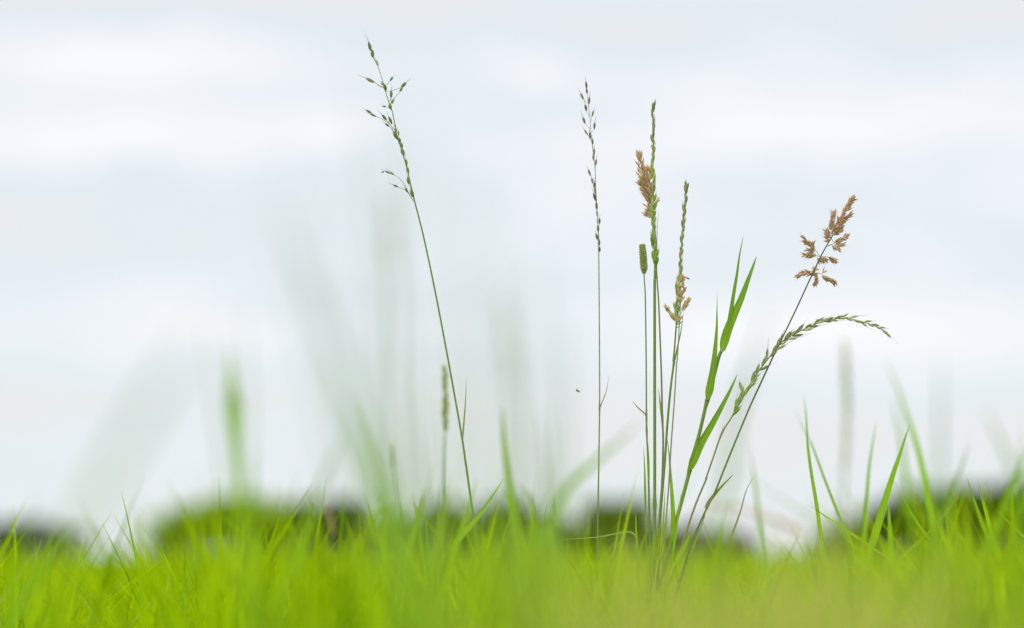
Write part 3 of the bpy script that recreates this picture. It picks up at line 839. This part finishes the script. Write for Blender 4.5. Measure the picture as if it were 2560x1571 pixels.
blade('soft blade bending left beside the blurred upright spear', [('L3', [(360, 960), (340, 700), (290, 600), (215, 545)])], 34, 1.5, rnd=.6, group='blurred grass blades')
blade('soft pointed blade standing left of the thin upright stalk foot', [('L3', [(490, 950), (475, 780), (470, 610)])], 40, 1.55, rnd=.8, group='blurred grass blades')
blade('wide blurred blade stretching up right behind the thin upright stalk', [('L3', [(480, 760), (600, 560), (800, 375), (950, 245), (1075, 130)])], 66, 1.22, rnd=.4, group='blurred grass blades')
blade('sharp dark spear rising right of the arching stalk, its tip bent forward and soft', [('L4', [(472, 960), (450, 800), (425, 650), (405, 500), (398, 390), (392, 290), (380, 190)])], 26, 1.93, 'leaf', d1=1.68, rnd=.9)
blade('fine blade crossing left behind the sharp dark spear', [('L4', [(578, 880), (500, 680), (430, 490), (385, 400), (335, 290)])], 17, 1.95, 'leaf', d1=2.25, rnd=.9)
blade('long fine blade sloping down right out of the straw grass', [('L4', [(740, 1040), (700, 1010), (620, 960), (520, 890), (402, 814)])], 16, 1.9, rnd=.7)
blade('soft pale spear between the sharp dark spear and the broad right blade', [('L4', [(722, 1000), (735, 800), (750, 600), (790, 345)])], 26, 1.68, rnd=.4)
blade('broad sharp-edged blade leaning right in the right half', [('L4', [(785, 980), (830, 830), (880, 660), (930, 510), (978, 365)])], 44, 1.84, rnd=.4)
blade('short broad blade standing close right of the broad leaning blade', [('L4', [(870, 1080), (866, 950), (858, 800)])], 34, 1.8, rnd=.5)
blade('long blurred blade leaning left over the broad right blade', [('L4', [(1080, 800), (1050, 620), (1010, 460), (960, 310), (905, 150), (840, 0)])], 44, 1.62, d1=1.35, rnd=.3, group='blurred grass blades')
blade('second blurred blade leaning left, fainter and lower', [('L4', [(960, 700), (930, 450), (880, 200)])], 30, 1.36, rnd=.3, group='blurred grass blades')
blade('sharp thin blade leaning left, left half of the crossing pair on the right', [('L4', [(1090, 1010), (1040, 945), (980, 850), (930, 760), (888, 675)])], 15, 1.89, rnd=.7)
blade('sharp thin blade leaning right, right half of the crossing pair on the right', [('L4', [(940, 1105), (1070, 985), (1130, 920), (1200, 840), (1284, 718)])], 16, 1.89, rnd=.5)
blade('sharp dark green blade leaning left near the right edge', [('L4', [(1400, 960), (1375, 890), (1338, 780), (1301, 662)])], 22, 1.88, 'leaf', rnd=.4)
blade('sharp blade with orange tip near the right edge', [('L4', [(1435, 980), (1412, 890), (1390, 810), (1372, 742)])], 19, 1.885, rnd=.6)
blade('hair-thin blade rising behind the orange-tipped blade', [('L4', [(1425, 900), (1395, 790), (1358, 648)])], 9, 1.93, rnd=.3)
blade('thin blade sloping left near the right edge, below the orange-tipped one', [('L4', [(1622, 1000), (1550, 930), (1500, 880), (1458, 838)])], 14, 1.88, rnd=.7)
blade('blurred blade leaning right before the dark trees on the right', [('L4', [(1130, 960), (1190, 830), (1250, 660), (1318, 455)])], 30, 1.48, 'leaf', rnd=.5, group='blurred grass blades')
blade('very blurred pale blade leaning left near the right edge', [('L4', [(1600, 720), (1540, 580), (1460, 400), (1395, 265)])], 34, 1.15, 'leaf', rnd=.3, group='blurred grass blades')
blade('blurred blade at the right edge leaning in from the corner', [('L4', [(1480, 900), (1540, 740), (1600, 600), (1660, 480)])], 50, 1.4, rnd=.5, group='blurred grass blades')
blade('second blurred blade at the right edge, steeper', [('L4', [(1590, 900), (1600, 700), (1612, 380)])], 34, 1.35, rnd=.3, group='blurred grass blades')
blade('faint blurred spear left of the sharp dark spear', [('L4', [(135, 960), (115, 780), (95, 620), (75, 480)])], 24, 1.5, rnd=.3, group='blurred grass blades')
blade('thin sharp blade leaning right in the straw grass', [('L4', [(-10, 950), (25, 850), (60, 730), (112, 640)])], 11, 1.93, 'stemthin', rnd=.4)
blade('pale short blade crossing left low in the straw grass', [('L4', [(400, 1250), (340, 1150), (265, 1040)])], 20, 1.83, rnd=.9)
blade('fine blade sloping right low under the crossing pair', [('L4', [(1000, 1230), (930, 1160), (830, 1085)])], 13, 1.9, rnd=.9)
blade('tiny upright blade under the crossing pair', [('L4', [(912, 1235), (920, 1160), (927, 1088)])], 10, 1.88, rnd=.7)
blade('small pale blade low in the turf under the broad right blade', [('L4', [(850, 1290), (830, 1230), (805, 1170)])], 15, 1.85, 'paleblade', rnd=.2)
blade('small pale upright blade low at the right of the turf', [('L4', [(1255, 1350), (1245, 1290), (1240, 1250)])], 20, 1.84, 'paleblade', rnd=.2)
# large soft foreground blades
Bg = 'blurred grass blades'
blade('very wide blurred blade leaning right over the left dip of the turf', [('M', [(540, 1600), (640, 1400), (760, 1200), (900, 950), (1150, 620)])], 68, .60, 'near', rnd=.5, group=Bg, tip=.8)
blade('green blurred spear hanging bright against the sky over the mound', [('M', [(1268, 1180), (1262, 1080), (1250, 960), (1238, 760)])], 78, 1.13, 'blade', rnd=.6, group=Bg, tip=1.15, basew=.35)
blade('faint blurred tip standing behind the bright green spear', [('M', [(1330, 1600), (1340, 1200), (1330, 900), (1300, 480)])], 23, .95, 'near', rnd=.5, group=Bg)
blade('faint grey-green blurred blade left of the bright green spear', [('M', [(1230, 1500), (1180, 1100), (1150, 900), (1110, 620)])], 26, .9, 'near', rnd=.5, group=Bg)
blade('huge blurred blade leaning left from the turf left of the leaning stalk', [('N', [(600, 1600), (520, 1350), (420, 1060), (330, 800), (230, 560), (110, 250)])], 52, .72, 'near', rnd=.4, group=Bg, tip=.6)
blade('blurred green blade rising left to low sky left of the small slim head', [('L2', [(880, 900), (790, 600), (700, 300), (600, 0)])], 100, 1.02, rnd=.3, group=Bg, tip=.6)
blade('blurred thin blade leaning right beside it, making a faint cross', [('L2', [(330, 850), (430, 560), (520, 350), (600, 180)])], 44, 1.1, 'near', rnd=.6, group=Bg)
blade('broad faint veil of a near blade high behind the leaning stalk', [('T', [(1030, 1450), (1010, 1100), (980, 800), (950, 500), (925, 250)])], 18, .66, 'near', rnd=.5, group=Bg)
blade('faint near blade rising straight in the gap beside the leaning stalk', [('T', [(1120, 1450), (1125, 1100), (1130, 800), (1150, 540)])], 16, .70, 'near', rnd=.5, group=Bg)
blade('faint near blade leaning slightly right over the turf centre', [('T', [(1210, 1450), (1220, 1150), (1225, 850), (1215, 480)])], 18, .66, 'near', rnd=.5, group=Bg)
blade('faint near blade over the turf centre, second from the thin upright stalk', [('T', [(1340, 1450), (1350, 1150), (1345, 850), (1330, 560)])], 17, .68, 'near', rnd=.5, group=Bg)
blade('faint near blade rising close left of the thin upright stalk', [('T', [(1400, 1450), (1408, 1200), (1412, 1000), (1405, 780)])], 18, .85, 'near', rnd=.6, group=Bg)
blade('soft grey-green blade standing behind the arching stalk', [('G', [(320, 1560), (345, 1400), (385, 1150), (450, 900), (520, 680), (590, 450)])], 48, .95, 'near', rnd=.4, group=Bg, tip=.6)
blade('very faint blurred stalk between right blades, high and thin', [('T', [(2345, 1330), (2350, 1150), (2352, 980), (2350, 880)])], 16, 1.05, 'near', rnd=.4, group=Bg)
blade('very faint near blade leaning left high in the left half', [('T', [(980, 1450), (900, 1150), (820, 800), (760, 560), (700, 380)])], 15, .60, 'near', rnd=.5, group=Bg)
blade('faint blurred blade at the left edge leaning right out of the turf', [('L1', [(80, 1300), (130, 1050), (200, 800), (260, 620)])], 36, 1.2, rnd=.3, group=Bg)
blade('soft blade leaning right at the left edge before the trees', [('L1', [(200, 1250), (290, 1080), (400, 900), (470, 780)])], 46, 1.3, rnd=.4, group=Bg)
blade('thin blurred spear over the mound, right of the bright green one', [('T', [(640, 1380), (636, 1250), (640, 1130)])], 14, 1.2, rnd=.3, group=Bg)

for lab, pts, wp, dd in (
        ('faint pale near blade slanting left, outermost of the slanting veils', [(900, 1450), (850, 1150), (770, 850), (650, 440)], 16, .64),
        ('faint pale near blade slanting left, innermost of the slanting veils', [(985, 1450), (950, 1150), (880, 800), (800, 470)], 14, .70),
        ('tall faint near blade reaching the top of the sky left of the leaning stalk head', [(1000, 1450), (985, 1000), (955, 600), (905, 60)], 14, .58),
        ('tall faint near blade reaching the top of the sky right of the leaning stalk head', [(1060, 1450), (1062, 1000), (1058, 500), (1050, 60)], 10, .60),
        ('faint near blade rising beside the seed head of the leaning stalk, on its right', [(1170, 1450), (1165, 1000), (1180, 640), (1200, 330)], 12, .66),
        ('faint near blade rising midway between the leaning stalk and the thin upright one', [(1270, 1450), (1262, 1100), (1255, 800), (1262, 450)], 12, .74),
        ('soft green near blade low in the sky left of the thin upright stalk', [(1380, 1400), (1375, 1200), (1362, 1020)], 26, 1.0),
        ('soft green near blade low in the sky close to the leaning stalk foot', [(1090, 1450), (1075, 1200), (1062, 960)], 15, .95)):
    blade(lab, [('T', pts)], wp * (1.0 if pts[-1][1] < 200 else .75 if dd < .8 else .9), dd, 'near', rnd=.5, group=Bg)

# ================= insect
ic = P(1445, 978, 1.82)
mb = MB()
mb.floret(ic + Vector((-.0016, 0, .0006)), ic + Vector((.0018, 0, -.0008)), .0014, .4, sides=8, flat=1)
bug = mb.build('fly', M['bug'])
bug.data.transform(Matrix.Translation(-ic)); bug.location = ic
tag(bug, 'tiny dark flying insect in the air just left of the thin upright stalk', 'insect')
for s in (-1, 1):
    mb = MB()
    mb.floret(ic + Vector((0, 0, .0003)), ic + Vector((-.0012, -s * .0014, .0016)), .0009, .5, sides=6, flat=.15)
    w = mb.build('wing', M['wing'])
    w.data.transform(Matrix.Translation(-ic)); w.parent = bug


# ------------------------------------------------------------------ far trees
def tree(px, wpx, top, D, mat, label, seed):
    r = random.Random(seed)
    x = (px - W_PX / 2) / F * D
    h = CAMZ + (HOR - top + 22) / F * D
    wd = wpx / F * D
    root = thing('tree', Vector((x, D, 0)), label, 'tree', 'trees along the far edge of the meadow')
    tb = MB()
    tb.tube([Vector((x, D, -.1)), Vector((x + .05 * h, D, h * .25)), Vector((x - .02 * h, D, h * .5)), Vector((x + .03 * h, D, h * .8))], [.035 * h, .028 * h, .02 * h, .008 * h], 8)
    for k in range(6):
        a = r.uniform(0, 6.28)
        z = h * r.uniform(.2, .55)
        tb.tube([Vector((x, D, z)), Vector((x + math.cos(a) * wd * .2, D + math.sin(a) * wd * .2, z + h * .13)), Vector((x + math.cos(a) * wd * .36, D + math.sin(a) * wd * .36, z + h * .2))],
                [.013 * h, .009 * h, .004 * h], 5)
    tb.build('trunk', M['bark'], root)
    cb = MB()
    wd *= 1.15
    lobes = [(x + r.uniform(-.36, .36) * wd, D + r.uniform(-.3, .3) * wd, h * r.uniform(.2, .84), wd * r.uniform(.18, .30)) for _ in range(20)]
    lobes.append((x, D, h * .82, h * .20))
    for (lx, ly, lz, lr) in lobes:
        for _ in range(210):
            v = Vector((r.gauss(0, 1), r.gauss(0, 1), r.gauss(0, 1))).normalized() * lr * r.uniform(.55, 1.02)
            c = Vector((lx, ly, lz)) + Vector((v.x, v.y, v.z * .8))
            c.z = max(.08 * h, min(c.z, h * r.uniform(.96, 1.02)))
            s = h * r.uniform(.03, .06)
            a = Vector((r.gauss(0, 1), r.gauss(0, 1), r.gauss(0, .7))).normalized() * s
            b = a.cross(Vector((r.gauss(0, 1), r.gauss(0, 1), r.gauss(0, 1)))).normalized() * s * .7
            o = len(cb.v)
            cb.v += [c - a, c - b, c + a, c + b]
            q = r.random()
            cb.r += [q] * 4
            cb.t += [0, .5, 1, .5]
            cb.f.append((o, o + 1, o + 2, o + 3))
    cb.build('crown', mat, root)


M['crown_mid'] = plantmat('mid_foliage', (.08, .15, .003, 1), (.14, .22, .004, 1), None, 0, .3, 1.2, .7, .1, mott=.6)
MD = M['crown_mid']
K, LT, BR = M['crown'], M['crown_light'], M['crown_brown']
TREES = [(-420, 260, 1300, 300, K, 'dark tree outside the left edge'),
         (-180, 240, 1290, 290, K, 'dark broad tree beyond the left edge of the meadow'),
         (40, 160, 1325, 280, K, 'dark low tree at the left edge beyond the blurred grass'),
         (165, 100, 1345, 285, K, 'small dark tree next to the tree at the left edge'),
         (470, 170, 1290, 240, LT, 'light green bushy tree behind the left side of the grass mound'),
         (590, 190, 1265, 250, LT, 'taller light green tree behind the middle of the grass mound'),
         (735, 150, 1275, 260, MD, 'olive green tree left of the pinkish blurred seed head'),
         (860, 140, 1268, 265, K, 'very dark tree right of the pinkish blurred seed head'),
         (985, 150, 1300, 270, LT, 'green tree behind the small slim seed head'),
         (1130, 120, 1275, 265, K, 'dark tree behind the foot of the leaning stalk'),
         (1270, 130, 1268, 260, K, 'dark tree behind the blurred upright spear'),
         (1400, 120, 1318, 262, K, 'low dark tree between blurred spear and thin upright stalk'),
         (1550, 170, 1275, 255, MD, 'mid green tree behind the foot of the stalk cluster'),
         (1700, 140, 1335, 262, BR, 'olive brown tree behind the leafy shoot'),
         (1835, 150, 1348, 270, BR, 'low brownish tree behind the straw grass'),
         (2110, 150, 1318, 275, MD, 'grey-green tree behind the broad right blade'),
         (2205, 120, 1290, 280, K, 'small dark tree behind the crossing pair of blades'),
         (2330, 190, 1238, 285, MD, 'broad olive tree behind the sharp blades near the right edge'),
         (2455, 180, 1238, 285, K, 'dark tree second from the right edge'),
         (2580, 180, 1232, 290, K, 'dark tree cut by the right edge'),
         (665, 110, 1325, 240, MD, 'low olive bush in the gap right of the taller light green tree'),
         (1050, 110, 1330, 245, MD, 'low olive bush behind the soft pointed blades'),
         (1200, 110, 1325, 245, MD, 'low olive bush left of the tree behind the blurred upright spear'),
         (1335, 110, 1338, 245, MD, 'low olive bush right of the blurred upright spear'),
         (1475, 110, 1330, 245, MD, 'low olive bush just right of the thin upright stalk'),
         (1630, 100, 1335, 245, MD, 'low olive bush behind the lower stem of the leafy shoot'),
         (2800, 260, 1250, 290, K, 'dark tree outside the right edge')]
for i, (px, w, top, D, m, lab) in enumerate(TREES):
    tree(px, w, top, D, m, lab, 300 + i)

# low far hedge line, one clipped run behind the gaps
def rise():
    vv, ff = [], []
    n = 60
    for i in range(n + 1):
        x = -260 + 520 * i / n
        z = .6 + .25 * math.sin(i * .7) + .15 * math.sin(i * 1.9)
        vv += [(x, 330, -.2), (x, 345, z), (x, 360, -.2)]
    for i in range(n):
        for k in range(2):
            a = i * 3 + k
            ff.append((a, a + 3, a + 4, a + 1))
    me = bpy.data.meshes.new('far_hill')
    me.from_pydata(vv, [], ff)
    me.materials.append(bpy.data.materials['meadow_ground'])
    o = bpy.data.objects.new('far_hill', me)
    COL.objects.link(o)
    o['kind'] = 'structure'


rise()

# ------------------------------------------------------------------ sky and light
SUN_EL, SUN_ROT = math.radians(48), math.radians(205)
w = bpy.data.worlds.new('World')
scene.world = w
w.use_nodes = True
nt = w.node_tree
N, L = nt.nodes, nt.links
N.clear()
out = N.new('ShaderNodeOutputWorld')
bg = N.new('ShaderNodeBackground')
bg.inputs['Strength'].default_value = 0.102
sky = N.new('ShaderNodeTexSky')
sky.sky_type = 'NISHITA'; sky.sun_disc = False
sky.sun_elevation = SUN_EL; sky.sun_rotation = SUN_ROT
tc = N.new('ShaderNodeTexCoord')
sep = N.new('ShaderNodeSeparateXYZ'); L.new(tc.outputs['Generated'], sep.inputs[0])
mp = N.new('ShaderNodeMapping'); mp.inputs['Scale'].default_value = (5.0, 5.0, 26.0); mp.inputs['Location'].default_value = (1.3, .4, 2.2)
L.new(tc.outputs['Generated'], mp.inputs['Vector'])
n1 = N.new('ShaderNodeTexNoise'); n1.inputs['Scale'].default_value = 1.0; n1.inputs['Detail'].default_value = 3; n1.inputs['Roughness'].default_value = .5
L.new(mp.outputs[0], n1.inputs['Vector'])
nz = N.new('ShaderNodeTexNoise'); nz.inputs['Scale'].default_value = 14; nz.inputs['Detail'].default_value = 3
L.new(tc.outputs['Generated'], nz.inputs['Vector'])
nc = N.new('ShaderNodeVectorMath'); nc.operation = 'MULTIPLY_ADD'
nc.inputs[1].default_value = (.09, .0, .045); nc.inputs[2].default_value = (-.045, 0, -.0225)
L.new(nz.outputs['Color'], nc.inputs[0])
dv2 = N.new('ShaderNodeVectorMath'); dv2.operation = 'ADD'
L.new(nc.outputs[0], dv2.inputs[0]); L.new(tc.outputs['Generated'], dv2.inputs[1])
ctr = N.new('ShaderNodeMath'); ctr.operation = 'MULTIPLY_ADD'; ctr.inputs[1].default_value = .9; ctr.inputs[2].default_value = .05
L.new(n1.outputs['Fac'], ctr.inputs[0])
fac = ctr.outputs[0]
for px, py, wx, hy, amt in ((280, 110, 300, 75, .11), (380, 365, 260, 70, .12), (780, 315, 170, 75, .16), (1400, 430, 300, 70, .16), (2150, 340, 520, 80, .18),
                            (1330, 170, 90, 60, .12), (550, 860, 260, 60, .10), (1500, 20, 1600, 60, -.09), (2480, 110, 330, 110, -.15), (250, 520, 500, 70, -.08),
                            (2100, 560, 500, 70, -.06), (600, 1080, 1100, 130, -.16), (2000, 1120, 1000, 140, -.14), (1400, 740, 900, 60, -.05), (60, 30, 260, 50, -.12)):
    q = (FW + RX * ((px - W_PX / 2) / F) + UP * ((H_PX / 2 - py) / F)).normalized()
    sb = N.new('ShaderNodeVectorMath'); sb.operation = 'SUBTRACT'; sb.inputs[1].default_value = q
    L.new(dv2.outputs[0], sb.inputs[0])
    ml = N.new('ShaderNodeVectorMath'); ml.operation = 'MULTIPLY'; ml.inputs[1].default_value = (F / wx, F / wx, F / hy)
    L.new(sb.outputs[0], ml.inputs[0])
    ln = N.new('ShaderNodeVectorMath'); ln.operation = 'LENGTH'; L.new(ml.outputs[0], ln.inputs[0])
    rr = N.new('ShaderNodeMapRange'); rr.interpolation_type = 'SMOOTHERSTEP'
    rr.inputs['From Min'].default_value = 0; rr.inputs['From Max'].default_value = 1.8
    rr.inputs['To Min'].default_value = amt; rr.inputs['To Max'].default_value = 0
    L.new(ln.outputs['Value'], rr.inputs['Value'])
    ad = N.new('ShaderNodeMath'); ad.operation = 'ADD'
    L.new(fac, ad.inputs[0]); L.new(rr.outputs[0], ad.inputs[1])
    fac = ad.outputs[0]
cr = N.new('ShaderNodeValToRGB')
e = cr.color_ramp.elements
e[0].position = .22; e[0].color = (8.35, 8.4, 8.5, 1)
e[1].position = .80; e[1].color = (10.2, 10.25, 10.3, 1)
m_ = cr.color_ramp.elements.new(.42); m_.color = (8.0, 8.6, 8.95, 1)
m_ = cr.color_ramp.elements.new(.56); m_.color = (8.8, 9.15, 9.5, 1)
L.new(fac, cr.inputs['Fac'])
# an overcast sky is brighter overhead than at the horizon
mr = N.new('ShaderNodeMapRange'); mr.inputs['From Min'].default_value = .33; mr.inputs['From Max'].default_value = .95
mr.inputs['To Min'].default_value = 1.0; mr.inputs['To Max'].default_value = 2.3
L.new(sep.outputs['Z'], mr.inputs['Value'])
vs = N.new('ShaderNodeVectorMath'); vs.operation = 'SCALE'
L.new(cr.outputs['Color'], vs.inputs[0]); L.new(mr.outputs[0], vs.inputs['Scale'])
mx = N.new('ShaderNodeMix'); mx.data_type = 'RGBA'; mx.inputs['Factor'].default_value = .93
L.new(sky.outputs['Color'], mx.inputs['A']); L.new(vs.outputs[0], mx.inputs['B'])
L.new(mx.outputs['Result'], bg.inputs['Color'])
L.new(bg.outputs[0], out.inputs['Surface'])

sl = bpy.data.lights.new('sun', 'SUN')
sl.energy = 1.5
sl.angle = math.radians(20)
sl.color = (1, .97, .92)
so = bpy.data.objects.new('sun', sl)
COL.objects.link(so)
az = SUN_ROT
dv = Vector((math.sin(az) * math.cos(SUN_EL), math.cos(az) * math.cos(SUN_EL), math.sin(SUN_EL)))
so.rotation_euler = (-dv).to_track_quat('-Z', 'Y').to_euler()

scene.view_settings.view_transform = 'Standard'
scene.view_settings.look = 'None'
scene.view_settings.exposure = 0.0
scene.view_settings.gamma = 1.0
scene.render.engine = 'CYCLES'
cy = scene.cycles
cy.use_denoising = True
cy.denoising_input_passes = 'RGB_ALBEDO'
cy.max_bounces = 8
cy.diffuse_bounces = 5
cy.transmission_bounces = 6
cy.use_adaptive_sampling = False
scene.render.film_transparent = False
